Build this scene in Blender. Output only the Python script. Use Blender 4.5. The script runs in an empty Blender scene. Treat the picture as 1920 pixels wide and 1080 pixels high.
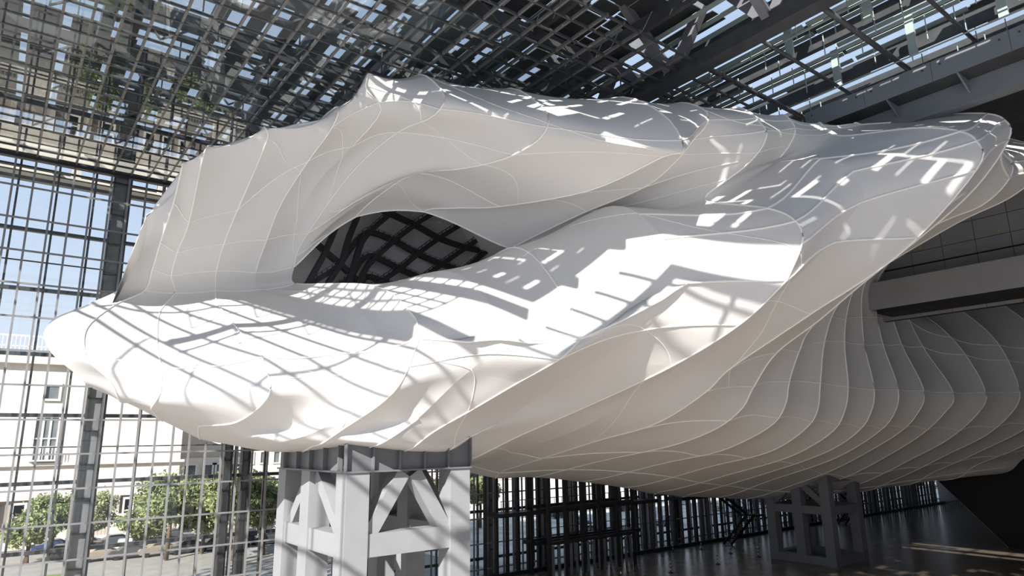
import bpy, math, random
import numpy as np
from mathutils import Vector, Matrix
random.seed(4); rng = np.random.default_rng(4)
S = bpy.context.scene; COL = S.collection

# ------------------------------------------------------------------ camera
CAMZ = 12.0
FPX = 1255.0
yaw, pitch, roll = math.radians(37.6), math.radians(12.8), math.radians(-0.9)
Fv = np.array([math.sin(yaw)*math.cos(pitch), math.cos(yaw)*math.cos(pitch), math.sin(pitch)])
_R = np.array([math.cos(yaw), -math.sin(yaw), 0.0]); _U = np.cross(_R, Fv)
Rv = _R*math.cos(roll)+_U*math.sin(roll); Uv = _U*math.cos(roll)-_R*math.sin(roll)
CC = np.array([0, 0, CAMZ])
cd = bpy.data.cameras.new('camera'); cam = bpy.data.objects.new('camera', cd); COL.objects.link(cam)
cam.matrix_world = Matrix(((Rv[0], Uv[0], -Fv[0], 0), (Rv[1], Uv[1], -Fv[1], 0), (Rv[2], Uv[2], -Fv[2], CAMZ), (0, 0, 0, 1)))
cd.sensor_width = 36; cd.lens = 36*FPX/1920; cd.clip_start = .1; cd.clip_end = 2000
S.camera = cam

def ray(x, y): return Fv+Rv*(x-960)/FPX-Uv*(y-540)/FPX
def atX(px, py, X):
    r = ray(px, py); return CC+r*(X/r[0])
def atY(px, py, Y):
    r = ray(px, py); return CC+r*(Y/r[1])
def atZ(px, py, Z):
    r = ray(px, py); return CC+r*((Z-CAMZ)/r[2])

# ------------------------------------------------------------------ light
S.view_settings.view_transform = 'Standard'; S.view_settings.look = 'None'
S.view_settings.gamma = 1; S.view_settings.use_curve_mapping = False
S.view_settings.exposure = 0.2
W = bpy.data.worlds.new('sky'); S.world = W; W.use_nodes = True
nt = W.node_tree; nt.nodes.clear()
out = nt.nodes.new('ShaderNodeOutputWorld'); bg = nt.nodes.new('ShaderNodeBackground')
tc = nt.nodes.new('ShaderNodeTexCoord'); sep = nt.nodes.new('ShaderNodeSeparateXYZ'); ramp = nt.nodes.new('ShaderNodeValToRGB')
nt.links.new(tc.outputs['Generated'], sep.inputs[0]); nt.links.new(sep.outputs['Z'], ramp.inputs[0])
ramp.color_ramp.elements[0].position = 0.0; ramp.color_ramp.elements[0].color = (.80, .86, .97, 1)
ramp.color_ramp.elements[1].position = 0.9; ramp.color_ramp.elements[1].color = (.30, .44, .66, 1)
e = ramp.color_ramp.elements.new(.3); e.color = (.56, .69, .90, 1)
nt.links.new(ramp.outputs[0], bg.inputs[0]); bg.inputs[1].default_value = 0.95
nt.links.new(bg.outputs[0], out.inputs[0])
SUN_TO = Vector((0.82, 0.572, -math.tan(math.radians(31)))).normalized()
sd = bpy.data.lights.new('sun', 'SUN'); sd.energy = 8.5; sd.angle = math.radians(.53); sd.color = (1, .96, .9)
so = bpy.data.objects.new('sun', sd); COL.objects.link(so); so.rotation_euler = SUN_TO.to_track_quat('-Z', 'Y').to_euler()
S.cycles.max_bounces = 7; S.cycles.diffuse_bounces = 5; S.cycles.glossy_bounces = 3
S.cycles.transparent_max_bounces = 24; S.cycles.transmission_bounces = 6
S.cycles.sample_clamp_indirect = 4; S.cycles.use_denoising = True
S.cycles.caustics_reflective = False; S.cycles.caustics_refractive = False

# ------------------------------------------------------------------ materials
def mat(name, col, rough=.6, metal=0, spec=.5, noise=None, bump=None, transl=None):
    m = bpy.data.materials.new(name); m.use_nodes = True; t = m.node_tree
    b = t.nodes['Principled BSDF']; b.inputs['Base Color'].default_value = (*col, 1)
    b.inputs['Roughness'].default_value = rough; b.inputs['Metallic'].default_value = metal
    b.inputs['Specular IOR Level'].default_value = spec
    if noise:
        sc, amt = noise
        n = t.nodes.new('ShaderNodeTexNoise'); n.inputs['Scale'].default_value = sc; n.inputs['Detail'].default_value = 4
        g = t.nodes.new('ShaderNodeNewGeometry'); t.links.new(g.outputs['Position'], n.inputs['Vector'])
        r = t.nodes.new('ShaderNodeValToRGB')
        r.color_ramp.elements[0].position = .3; r.color_ramp.elements[1].position = .7
        r.color_ramp.elements[0].color = (*[c*(1-amt) for c in col], 1)
        r.color_ramp.elements[1].color = (*[min(1, c*(1+amt)) for c in col], 1)
        t.links.new(n.outputs['Fac'], r.inputs[0]); t.links.new(r.outputs[0], b.inputs['Base Color'])
        if bump:
            bp = t.nodes.new('ShaderNodeBump'); bp.inputs['Strength'].default_value = bump
            t.links.new(n.outputs['Fac'], bp.inputs['Height']); t.links.new(bp.outputs[0], b.inputs['Normal'])
    if transl:
        tr = t.nodes.new('ShaderNodeBsdfTranslucent'); tr.inputs[0].default_value = (*col, 1)
        mx = t.nodes.new('ShaderNodeMixShader'); mx.inputs[0].default_value = transl
        o = t.nodes['Material Output']
        t.links.new(b.outputs[0], mx.inputs[1]); t.links.new(tr.outputs[0], mx.inputs[2]); t.links.new(mx.outputs[0], o.inputs[0])
    return m
def glass(name, tint, ior=.5, rough=.0, boost=0.0):
    m = bpy.data.materials.new(name); m.use_nodes = True; t = m.node_tree; t.nodes.clear()
    o = t.nodes.new('ShaderNodeOutputMaterial'); tr = t.nodes.new('ShaderNodeBsdfTransparent'); tr.inputs[0].default_value = (*tint, 1)
    gl = t.nodes.new('ShaderNodeBsdfGlossy'); gl.inputs['Roughness'].default_value = rough; gl.inputs[0].default_value = (.95, .97, .96, 1)
    fr = t.nodes.new('ShaderNodeLayerWeight'); fr.inputs[0].default_value = .5
    pw = t.nodes.new('ShaderNodeMath'); pw.operation = 'POWER'; pw.inputs[1].default_value = 4.5; t.links.new(fr.outputs['Facing'], pw.inputs[0])
    ma = t.nodes.new('ShaderNodeMath'); ma.operation = 'MULTIPLY_ADD'; ma.inputs[1].default_value = ior; ma.inputs[2].default_value = .025+boost; ma.use_clamp = True
    t.links.new(pw.outputs[0], ma.inputs[0]); fac = ma.outputs[0]
    mx = t.nodes.new('ShaderNodeMixShader')
    t.links.new(fac, mx.inputs[0]); t.links.new(tr.outputs[0], mx.inputs[1]); t.links.new(gl.outputs[0], mx.inputs[2]); t.links.new(mx.outputs[0], o.inputs[0])
    return m
M = dict(
    fabric=mat('white_fabric', (.72, .707, .695), .55, spec=.25, noise=(.35, .015), transl=.14),
    seam=mat('seam_tape', (.97, .94, .90), .5, spec=.3, transl=.1),
    rib=mat('black_rib_steel', (.018, .018, .02), .5),
    shade_sheet=mat('grey_shade_sheet', (.55, .55, .56), .8, noise=(.5, .2)),
    dsteel=mat('dark_steel', (.07, .072, .076), .45, .3, noise=(1.2, .2)),
    msteel=mat('mullion_steel', (.24, .24, .25), .4, .2, noise=(1.5, .12)),
    gsteel=mat('grid_steel', (.17, .165, .16), .4, .3, noise=(1.5, .15)),
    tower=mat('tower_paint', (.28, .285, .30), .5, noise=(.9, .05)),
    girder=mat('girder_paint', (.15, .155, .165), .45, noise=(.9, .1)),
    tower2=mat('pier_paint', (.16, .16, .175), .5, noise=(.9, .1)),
    floor=mat('polished_floor', (.17, .14, .11), .27, noise=(.5, .3)),
    bounce_floor=mat('pale_bounce_floor', (.5, .445, .39), .5, noise=(.5, .08)),
    street_bright=mat('street_bright_pale', (.66, .62, .56), .9, noise=(.3, .25)),
    balc=mat('balcony_metal', (.20, .215, .235), .45, .1, noise=(.8, .06)),
    wallp=mat('wall_panel_grey', (.30, .30, .30), .6, noise=(.6, .06)),
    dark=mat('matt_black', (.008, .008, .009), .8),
    louvre=mat('louvre_glass', (.36, .43, .41), .3, noise=(1, .1)),
    slab=mat('louvre_dark', (.05, .052, .055), .5, noise=(1.5, .2)),
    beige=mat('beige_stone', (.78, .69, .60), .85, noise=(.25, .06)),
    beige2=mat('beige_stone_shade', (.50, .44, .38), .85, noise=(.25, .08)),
    brown=mat('brown_stone', (.33, .27, .23), .85, noise=(.3, .1)),
    concrete=mat('parapet_concrete', (.55, .50, .44), .8, noise=(.6, .08)),
    win=mat('window_dark', (.16, .17, .18), .25, noise=(.7, .2)),
    frame=mat('window_frame', (.75, .72, .68), .6),
    asphalt=mat('asphalt', (.3, .285, .265), .9, noise=(.6, .12)),
    grass=mat('lawn', (.16, .20, .07), .95, noise=(2, .25)),
    leaf=mat('leaf_green', (.27, .31, .14), .7, noise=(1.2, .35), transl=.25),
    leaf2=mat('leaf_olive', (.32, .34, .18), .7, noise=(1.2, .3), transl=.25),
    bark=mat('bark', (.14, .10, .07), .9, noise=(4, .2)),
    tyre=mat('tyre', (.02, .02, .02), .8), carglass=mat('car_glass', (.04, .05, .06), .1),
    white=mat('white_paint', (.8, .8, .8), .4), black=mat('black_paint', (.02, .02, .02), .4),
    yellow=mat('yellow_paint', (.75, .50, .02), .5),
    glass=glass('pane_glass', (.97, .98, .975)),
    cglass=glass('ceiling_glass', (.85, .87, .87), .9, .0, .06),
    skyl=glass('skylight_glass', (.96, .98, .98)),
)
CARC = [(.6, .6, .62), (.75, .75, .75), (.10, .11, .12), (.05, .05, .06), (.30, .32, .34), (.06, .10, .25), (.42, .36, .28)]
for i, c in enumerate(CARC): M['car%d' % i] = mat('car_paint_%d' % i, c, .25, .3)

# ------------------------------------------------------------------ helpers
def obj(name, V, Fc, m, parent=None, smooth=False):
    me = bpy.data.meshes.new(name); me.from_pydata([tuple(map(float, v)) for v in V], [], [tuple(int(i) for i in f) for f in Fc])
    if m: me.materials.append(M[m] if isinstance(m, str) else m)
    if smooth: me.polygons.foreach_set('use_smooth', [True]*len(me.polygons))
    me.update(); o = bpy.data.objects.new(name, me); COL.objects.link(o)
    if parent: o.parent = parent
    return o
def link(name, me, parent=None, loc=(0, 0, 0), rot=(0, 0, 0), scale=None):
    o = bpy.data.objects.new(name, me); COL.objects.link(o); o.location = loc; o.rotation_euler = rot
    if scale: o.scale = scale
    if parent: o.parent = parent
    return o
def empty(name, loc=(0, 0, 0)):
    o = bpy.data.objects.new(name, None); COL.objects.link(o); o.location = loc; return o
def tag(o, label=None, cat=None, group=None, kind=None):
    for k, v in (('label', label), ('category', cat), ('group', group), ('kind', kind)):
        if v: o[k] = v
    return o
class MB:
    def __init__(s, off=(0, 0, 0)): s.V = []; s.F = []; s.off = np.array(off, float)
    def add(s, V, Fc):
        n = len(s.V); s.V += [np.array(v, float)-s.off for v in V]; s.F += [tuple(i+n for i in f) for f in Fc]
    def box(s, a, b):
        x0, y0, z0 = a; x1, y1, z1 = b
        s.add([(x0, y0, z0), (x1, y0, z0), (x1, y1, z0), (x0, y1, z0), (x0, y0, z1), (x1, y0, z1), (x1, y1, z1), (x0, y1, z1)],
              [(0, 3, 2, 1), (4, 5, 6, 7), (0, 1, 5, 4), (1, 2, 6, 5), (2, 3, 7, 6), (3, 0, 4, 7)])
    def bar(s, p, q, w, h=None, up=(0, 0, 1)):
        h = h or w; p = np.array(p, float); q = np.array(q, float); d = q-p; d /= np.linalg.norm(d)
        up = np.array(up, float); a = np.cross(d, up)
        if np.linalg.norm(a) < 1e-4: a = np.cross(d, (1, 0, 0))
        a /= np.linalg.norm(a); b = np.cross(a, d)
        V = [c+a*i*w/2+b*j*h/2 for c in (p, q) for i, j in ((-1, -1), (1, -1), (1, 1), (-1, 1))]
        s.add(V, [(0, 1, 2, 3), (7, 6, 5, 4), (0, 4, 5, 1), (1, 5, 6, 2), (2, 6, 7, 3), (3, 7, 4, 0)])
    def tube(s, pts, r, n=6, closed=False):
        pts = np.array(pts, float); k = len(pts)
        T = np.gradient(pts, axis=0); T /= np.linalg.norm(T, axis=1)[:, None]+1e-9
        V = []
        for i in range(k):
            a = np.cross(T[i], (0, 0, 1)); 
            if np.linalg.norm(a) < .05: a = np.cross(T[i], (0, 1, 0))
            a /= np.linalg.norm(a); b = np.cross(T[i], a)
            rr = r[i] if hasattr(r, '__len__') else r
            for j in range(n):
                t = 2*math.pi*j/n; V.append(pts[i]+rr*(a*math.cos(t)+b*math.sin(t)))
        Fc = [(i*n+j, i*n+(j+1) % n, (i+1)*n+(j+1) % n, (i+1)*n+j) for i in range(k-1) for j in range(n)]
        Fc += [tuple(range(n))[::-1], tuple((k-1)*n+j for j in range(n))]
        s.add(V, Fc)
    def prism(s, poly, axis, a, b):
        n = len(poly)
        def mk(p, t):
            return (t, p[0], p[1]) if axis == 0 else (p[0], t, p[1]) if axis == 1 else (p[0], p[1], t)
        s.add([mk(p, a) for p in poly]+[mk(p, b) for p in poly],
              [tuple(range(n)), tuple(range(2*n-1, n-1, -1))]+[(i, i+n, (i+1) % n+n, (i+1) % n) for i in range(n)])
    def build(s, name, m, parent=None, smooth=False): return obj(name, s.V, s.F, m, parent, smooth)
def boxmesh(name, sx, sy, sz, m):
    b = MB(); b.box((-sx/2, -sy/2, -sz/2), (sx/2, sy/2, sz/2))
    me = bpy.data.meshes.new(name); me.from_pydata([tuple(v) for v in b.V], [], b.F); me.materials.append(M[m]); return me
#@@SETTING
# ------------------------------------------------------------------ shell of the hall
WY = 52.5; CZ = 31.0; GX = 1.105; GY = 1.19
X0, X1, Y0 = -12.0, 135.0, -14.0
fl = MB(); fl.box((36, Y0, -.4), (X1, WY+.3, 0)); tag(fl.build('floor', 'floor'), kind='structure')
fl = MB(); fl.box((X0, Y0, -.4), (36, WY+.3, 0)); tag(fl.build('floor', 'bounce_floor'), kind='structure')  # unseen near floor, made pale to bounce sunlight onto the cloud's underside

def pane_set(parent, cells, name, m, cap=300):
    """cells: (centre, (sx,sy,sz)); the largest seen are objects, the rest one stuff part"""
    def key(c):
        d = np.array(c[0])-CC; z = d@Fv
        if z < 1: return 1e9
        x = (d@Rv)/z*FPX; y = (d@Uv)/z*FPX
        return np.linalg.norm(d)+(500 if abs(x) > 980 or abs(y) > 560 else 0)
    cells = sorted(cells, key=key); cache = {}
    for c, sz in cells[:cap]:
        k = tuple(round(v, 3) for v in sz)
        if k not in cache: cache[k] = boxmesh(name, *k, m)
        link(name, cache[k], parent, c)
    if cells[cap:]:
        b = MB()
        for c, sz in cells[cap:]:
            b.box([c[i]-sz[i]/2 for i in range(3)], [c[i]+sz[i]/2 for i in range(3)])
        o = b.build(name+'_field', m, parent); o['kind'] = 'stuff'

# --- glazed long wall (y = 52.5): inner grid of light bars, outer frame of dark posts
wl = tag(empty('wall_far', (0, 0, 0)), kind='structure')
rows = [31.0-2.16*k for k in range(15)]
xs = [1.45+GX*k for k in range(-10, 121)]
mv = boxmesh('mullion', .125, .13, 31.2, 'msteel')
for x in xs: link('mullion', mv, wl, (x, WY, 15.6))
mt = boxmesh('transom', X1-X0, .11, .115, 'msteel')
for z in rows:
    if z > .3: link('transom', mt, wl, ((X0+X1)/2, WY, z))
mo = boxmesh('outer_post', .13, .22, 31.2, 'dsteel')
for k, x in enumerate(np.arange(-9.3, X1, 2.21)):
    link('outer_post', mo, wl, (x, WY+1.5, 15.6))
mo2 = boxmesh('outer_rail', X1-X0, .3, .24, 'dsteel')
for z in (26.35, 22.3, 18.0, 14.05, 9.75, 5.55, 1.4): link('outer_rail', mo2, wl, ((X0+X1)/2, WY+1.5, z))
for z in (30.4, 24.2, 12.0): link('outer_rail', boxmesh('outer_rail', X1-X0, .12, .08, 'dsteel'), wl, ((X0+X1)/2, WY+1.5, z))
cells = [(((a+b)/2, WY+.02, (z+max(z-2.16, 0))/2), (GX-.075, .02, z-max(z-2.16, 0)-.07)) for a, b in zip(xs[:-1], xs[1:]) if a < 62 for z in rows[:-1]]
pane_set(wl, cells, 'glass_pane', 'glass')
# big steel posts of the facade
for i, x in enumerate((5.45, 14.3, 15.6, 25.2, 35.0, 38.2, 44.8, 48.5, 54.6, 60.0, 64.4, 70.0, 76.5, 84.2, 93.5, 103.0, 113.0, 124.0)):
    w = .42 if x > 20 else .48 if x < 10 else .3
    c = tag(empty('facade_post', (x, WY+.95, 0)), kind='structure')
    b = MB(); b.box((-w, -.35, 0), (-w+.1, .35, 31)); b.box((w-.1, -.35, 0), (w, .35, 31)); b.build('flange', 'dsteel', c)
    b = MB(); b.box((-w+.1, -.06, 0), (w-.1, .06, 31)); b.build('web_plate', 'msteel', c)
    for z in np.arange(2.2, 30, 2.16):
        b = MB(); b.box((-w+.1, -.3, z-.05), (w-.1, -.06, z+.05)); b.build('stiffener', 'dsteel', c)
b = MB(); b.box((X0, WY-.2, 30.75), (X1, WY+.25, 31.0)); b.box((X0, WY-.05, 30.2), (X1, WY+.1, 30.32)); b.build('head_rail', 'rib', wl)
# other walls of the hall, out of frame: glazed end and near side
def glazed(name, p0, p1, n, mull=.12, zr=(0, 31), step=3.3, kstep=4.3):
    w = tag(empty(name), kind='structure'); p0 = np.array(p0, float); p1 = np.array(p1, float)
    b = MB()
    for t in np.linspace(0, 1, n+1):
        p = p0+(p1-p0)*t; b.box((p[0]-mull/2, p[1]-mull/2, zr[0]), (p[0]+mull/2, p[1]+mull/2, zr[1]))
    b.build('mullion', 'dsteel', w)
    b = MB()
    for z in np.arange(zr[0]+kstep, zr[1]+.1, kstep): b.bar((*p0, z), (*p1, z), .14, .2)
    b.build('transom', 'dsteel', w)
glazed('wall_end', (X0, Y0), (X0, WY), 16)
glazed('wall_near', (X0, Y0), (36, Y0), 14)
b = MB(); b.box((36, Y0-.3, 0), (X1, Y0, 31)); tag(b.build('wall_near_light_block', 'wallp'), kind='structure')  # unseen wall made solid to cut light on the right side
b = MB(); b.box((X1, Y0, 0), (X1+.3, WY, 36)); tag(b.build('wall_back', 'wallp'), kind='structure')

# --- ceiling: lower grid with glass, then beams, slabs and louvres above it
cg = tag(empty('ceiling', (0, 0, 0)), kind='structure')
GXE = 33.5; GYS = 19.4
gxs = [x for x in xs if -3 < x < GXE]
gys = [WY-.35-GY*k for k in range(29)]
gx_m = boxmesh('grid_bar', .115, gys[0]-gys[-1]+.8, .14, 'gsteel')
for x in gxs: link('grid_bar', gx_m, cg, (x, (gys[0]+gys[-1])/2+.3, CZ))
gy_m = boxmesh('cross_bar', gxs[-1]-gxs[0], .1, .12, 'dsteel')
for y in gys: link('cross_bar', gy_m, cg, ((gxs[0]+gxs[-1])/2, y, CZ-.02))
cells = [(((a+b_)/2, (c+d)/2, CZ-.05), (GX-.08, GY-.06, .015)) for a, b_ in zip(gxs[:-1], gxs[1:]) for c, d in zip(gys[1:], gys[:-1]) if a < 24 and c > 22]
pane_set(cg, cells, 'ceiling_pane', 'cglass')
# deep dark beams
for y in np.arange(23.5, 53, 4.76):
    b = MB(); b.box((-2.5, y-.12, 32.0), (40.4, y+.12, 32.7)); b.build('roof_beam', 'dsteel', cg)
for x in np.arange(-2.4, 40.4, 4.42):
    b = MB(); b.box((x-.12, 13 if x < 11 else Y0, 32.2), (x+.12, 53, 33.0)); b.build('roof_purlin', 'dsteel', cg)
# diagonal hangers seen through the glass
b = MB()
for x in np.arange(-9, 30, 4.42):
    for y in np.arange(23.5, 50, 4.76):
        b.bar((x, y, 31.1), (x+2.2, y, 32.8), .09); b.bar((x, y, 31.1), (x, y+2.3, 32.8), .09)
        b.bar((x+1.1, y+1.2, 31.05), (x+1.1, y+1.2, 33.2), .06)
o = b.build('hanger_rods', 'gsteel', cg); o['kind'] = 'stuff'
# louvres (run along y): pale blades with dark slabs between
lm = {}
n_l = 0
def louv(kind, x, ya, yb, w, z, m, tilt):
    k = (kind, round(w, 2), round(yb-ya, 2), m)
    if k not in lm: lm[k] = boxmesh(kind, w, yb-ya, .05, m)
    link(kind, lm[k], cg, (x, (ya+yb)/2, z), (0, tilt, 0))
nb = MB()
for x in np.arange(3.4, 40.4, 1.768):
    y = 13.0 if x < 11 else Y0
    while y < 52:
        near = y < 24 and x < 28
        L = random.choice((1.2, 1.8, 2.4)) if near else random.choice((2.38, 3.57, 4.76)) if x > 28 else 4.76; L = min(L, 53-y)
        if near:
            if random.random() < .96:
                ln_ = L-random.choice((.02, .1, .34)); w_ = random.choice((1.5, 1.66, 1.72)); nb.box((x-w_/2, y, 33.87), (x+w_/2, y+ln_, 33.93))
        elif random.random() < (.85 if x < 15 else .97 if x < 28 else .85):
            louv('roof_slab', x, y, y+L, random.choice((.8, 1.0)) if x < 15 else random.choice((1.15, 1.4)) if x < 28 else random.choice((.9, 1.15)), 33.9, 'slab', 0)
        if near and random.random() < .5: pass
        y += L
o = nb.build('roof_slab_field', 'slab', cg); o['kind'] = 'stuff'  # unseen slab pieces with gaps, shaped to dapple the sun
for x in (-1.9, -.2, 1.5):
    for y in np.arange(38, 52, 4.76): louv('roof_slab', x, y, y+4.7, 1.3, 33.9, 'slab', 0)
b = MB(); b.box((X0, 39, 32.2), (-2.7, WY, 32.5)); b.build('roof_sun_block', 'slab', cg)  # solid slab added out of view to keep sun off the upper facade
for y in np.arange(25.0, 53, 2.38):
    b = MB(); b.box((2.6, y-.22, 33.7), (40.4, y+.22, 33.85)); b.build('roof_batten', 'slab', cg)
for x in np.arange(2.5, 40.4, 1.1):
    y = 13.0 if x < 11 else Y0
    while y < 52:
        L = 5.95
        if random.random() < (.75 if x > 26 else .4): louv('louvre_blade', x, y, min(53, y+L)-.2, .26, 33.5, 'louvre', .5)
        y += L
#@@ROOFRIGHT
b = MB(); b.box((40.5, Y0, 33), (X1, WY, 33.4)); tag(b.build('ceiling_light_block', 'slab'), kind='structure')  # unseen opaque roof added to darken the ribbed belly
bsc = tag(empty('wall_far_light_block'), kind='structure')
for k, x in enumerate(np.arange(37, X1, 3.3)):
    b = MB(); b.box((x, WY+.25, 12.5), (x+3.2, WY+.35, 31)); b.build('light_block_sheet', 'slab', bsc)  # opaque sheets hidden behind the cloud, added to cut light from this wall
# --- right part of the roof: open truss, round ties, vertical glass fins
tr = tag(empty('roof_truss', (31.0, 0, 31)), 'heavy dark steel roof truss with vee braces crossing above the cloud', 'truss')
TX = 27.2
b = MB((31, 0, 31)); b.box((TX-.45, -10, 30.7), (TX+.45, 52, 31.5)); b.build('bottom_chord', 'dsteel', tr)
b = MB((31, 0, 31)); b.box((TX-.45, -10, 35.0), (TX+.45, 52, 35.8)); b.build('top_chord', 'dsteel', tr)
ys_ = np.arange(14.8-5.9*4, 48, 5.9)
for y in ys_:
    for s in (-1, 1):
        b = MB((31, 0, 31)); b.bar((TX, y, 31.2), (TX, y+s*2.95, 35.2), .6, .42, (1, 0, 0)); b.build('brace', 'tower2', tr)
for s, yb in ((1, 1.4), (1, 8.9), (1, 14.8), (1, 20.7), (-1, 14.8), (-1, 20.7), (-1, 26.6)):
    b = MB((31, 0, 31)); b.bar((TX, yb, 31.2), (TX+s*4.6, yb, 34.8), .5, .4, (0, 1, 0)); b.build('side_brace', 'tower2', tr)
tie0 = None
for i, y in enumerate(np.arange(-6.4, 50, 3.2)):
    b = MB(); b.tube([(TX, y, 31.3), (44, y, 31.3)], .14 if i % 2 == 0 else .1, 8); b.build('tie_tube', 'dsteel', cg, True)
for i, x in enumerate((30.2, 33.4)):
    b = MB(); b.bar((x, -10, 31.9), (x, 50, 31.9), .12, .1); b.build('glazing_rail', 'louvre', cg)
b = MB()
for x in np.arange(28.5, 40, 1.4):
    for y in np.arange(2, 22, 1.3):
        if random.random() < .55: b.bar((x, y, 31.5), (x, y, 32.5+random.random()*.5), .045)
o = b.build('drop_rods', 'louvre', cg); o['kind'] = 'stuff'
for y in (4.0, 8.0, 12.0, 16.0):
    for x in (31, 36):
        b = MB(); b.box((x-.08, y-.2, 31.3), (x+.08, y+.2, 33.6)); b.build('glass_fin', 'louvre', cg)

b = MB(); b.box((2.4, 12.9, 33.4), (11.1, 13.4, 34.1)); b.box((10.8, Y0, 33.4), (11.2, 13.4, 34.1)); b.box((2.2, 12.9, 33.4), (2.6, 52, 34.1)); b.build('shadow_edge_beam', 'dsteel', cg)  # edge beams added to give the sun patches a clean border
# unseen bars and beams added over the near left corner to cast window-like shadows
sk = tag(empty('ceiling_shadow_bars'), kind='structure')
b = MB()
for x in np.arange(-11.8, 11.5, 2.2): b.box((x-.07, Y0, 31), (x+.07, 13 if x > -3 else WY, 31.2))
for y in np.arange(-12, 10, 6.2): b.box((X0, y-.07, 31), (11, y+.07, 31.2))
for y in np.arange(19, 52, 6.2): b.box((X0, y-.07, 31), (-2.5, y+.07, 31.2))
b.build('shadow_bar', 'dsteel', sk)
b = MB()
for x in (-7.0, 2.6, 10.7): b.box((x-.3, Y0, 31.3), (x+.3, 10, 31.7))
for y in (0.5, 10.0): b.box((X0, y-.3, 31.3), (11, y+.3, 31.7))
b.box((-2.8, 17, 31.2), (-2.2, WY, 32)); b.box((X0, 26, 31.3), (-2.5, 26.6, 31.7))
b.build('shadow_beam', 'dsteel', sk)

# --- gallery balcony at the top right
ba = tag(empty('balcony', (35.6, 8, 29)), 'grey steel balcony edge with bolted panels at top right', 'balcony')
BX = 35.6
za = atX(1510, 215, BX); zb = atX(1512, 240, BX)
zt = 12+BX*.513*1.0
pT = atX(1510, 213, BX); pB = atX(1510, 246, BX)
yE = pT[1]; L_ = 3.35; nP = 9
yy = yE
for i in range(nP):
    b = MB((35.6, 8, 29)); b.box((BX-.06, yy-L_+.02, pB[2]), (BX, yy, pT[2])); b.build('edge_panel', 'balc', ba)
    for q in range(2):
        b = MB((35.6, 8, 29)); b.tube([(BX-.1, yy-.4-q*(L_-.8), pT[2]-.3), (BX-.05, yy-.4-q*(L_-.8), pT[2]-.3)], .05, 6); b.build('bolt', 'dsteel', ba)
    yy -= L_
b = MB((35.6, 8, 29)); b.box((BX, yy, pB[2]+.1), (BX+3.4, yE, pB[2]+.35)); b.build('deck', 'dsteel', ba)
p2 = atX(1520, 300, BX+1.6)
b = MB((35.6, 8, 29)); b.box((BX+1.5, yy, p2[2]+.1), (BX+2.3, yE-.5, pB[2]+.1)); b.build('girder', 'balc', ba)
for i in range(8):
    y = yE-1-i*3.35
    b = MB((35.6, 8, 29)); b.prism([(BX+.1, pB[2]+.12), (BX+1.5, pB[2]+.12), (BX+1.5, pB[2]-.6)], 1, y-.04, y+.04); b.build('bracket', 'balc', ba)
for i in range(8):
    b = MB((35.6, 8, 29)); y = yE-i*3.35
    b.box((BX+.02, y-3.3, pT[2]), (BX+.04, y-.05, pT[2]+.75)); b.build('glass_guard', 'glass', ba)
b = MB((35.6, 8, 29)); b.bar((BX+.03, yy, pT[2]+.78), (BX+.03, yE, pT[2]+.78), .06); b.build('handrail', 'louvre', ba)

# --- gallery block behind the cloud at the right (wall of grey panels + bridge)
GW = 61.0
gw = tag(empty('gallery_wall', (GW, 10, 15)), 'dark grey panelled gallery wall with a ledge line at the right edge', 'wall')
def gz(px, py): return atX(px, py, GW)[2]
ztop, z1, z2, zbot = gz(1800, 300), gz(1800, 455), gz(1800, 480), gz(1800, 560)
zs = [zbot-1, z2-3.2, z2-1.2, z2-.1, z1, z1+1.6, z1+3.4, z1+5.6, z1+8, z1+11, z1+14]
ysg = list(np.arange(29, -12, -2.4)); pm = {}
for za_, zb_ in zip(zs[:-1], zs[1:]):
    for y in ysg:
        k = round(zb_-za_, 2)
        if zb_ > 34.5: continue
        if k not in pm: pm[k] = boxmesh('wall_panel', .12, 2.36, k-.05, 'wallp')
        link('wall_panel', pm[k], gw, (0, y-10, (za_+zb_)/2-15))
b = MB((GW, 10, 15)); b.box((GW+.05, -14, zbot-1), (GW+.5, 30.4, 33)); b.build('backing', 'dark', gw)
b = MB((GW, 10, 15)); b.box((GW-.15, -14, z2-.12), (GW+.05, 30, z2-.02)); b.build('ledge', 'dark', gw)
for y in np.arange(26, 8, -1.9):
    b = MB((GW, 10, 15)); b.tube([(GW-.14, y, z1+.25), (GW-.06, y, z1+.25)], .07, 6); b.build('spot_fitting', 'yellow', gw)
bz1, bz0 = gz(1800, 508), gz(1800, 560)
br = tag(empty('bridge', (59, 10, bz0)), 'smooth dark grey bridge beam meeting the ribbed cloud neck', 'bridge')
zq1 = atX(1800, 500, 57.5)[2]; zq0 = atX(1800, 556, 57.5)[2]
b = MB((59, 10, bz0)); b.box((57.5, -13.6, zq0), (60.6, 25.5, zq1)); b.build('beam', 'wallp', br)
b = MB((59, 10, bz0)); b.box((57.6, -13.6, zq0-.35), (60.4, 25.0, zq0)); b.build('beam_soffit', 'dark', br)

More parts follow.
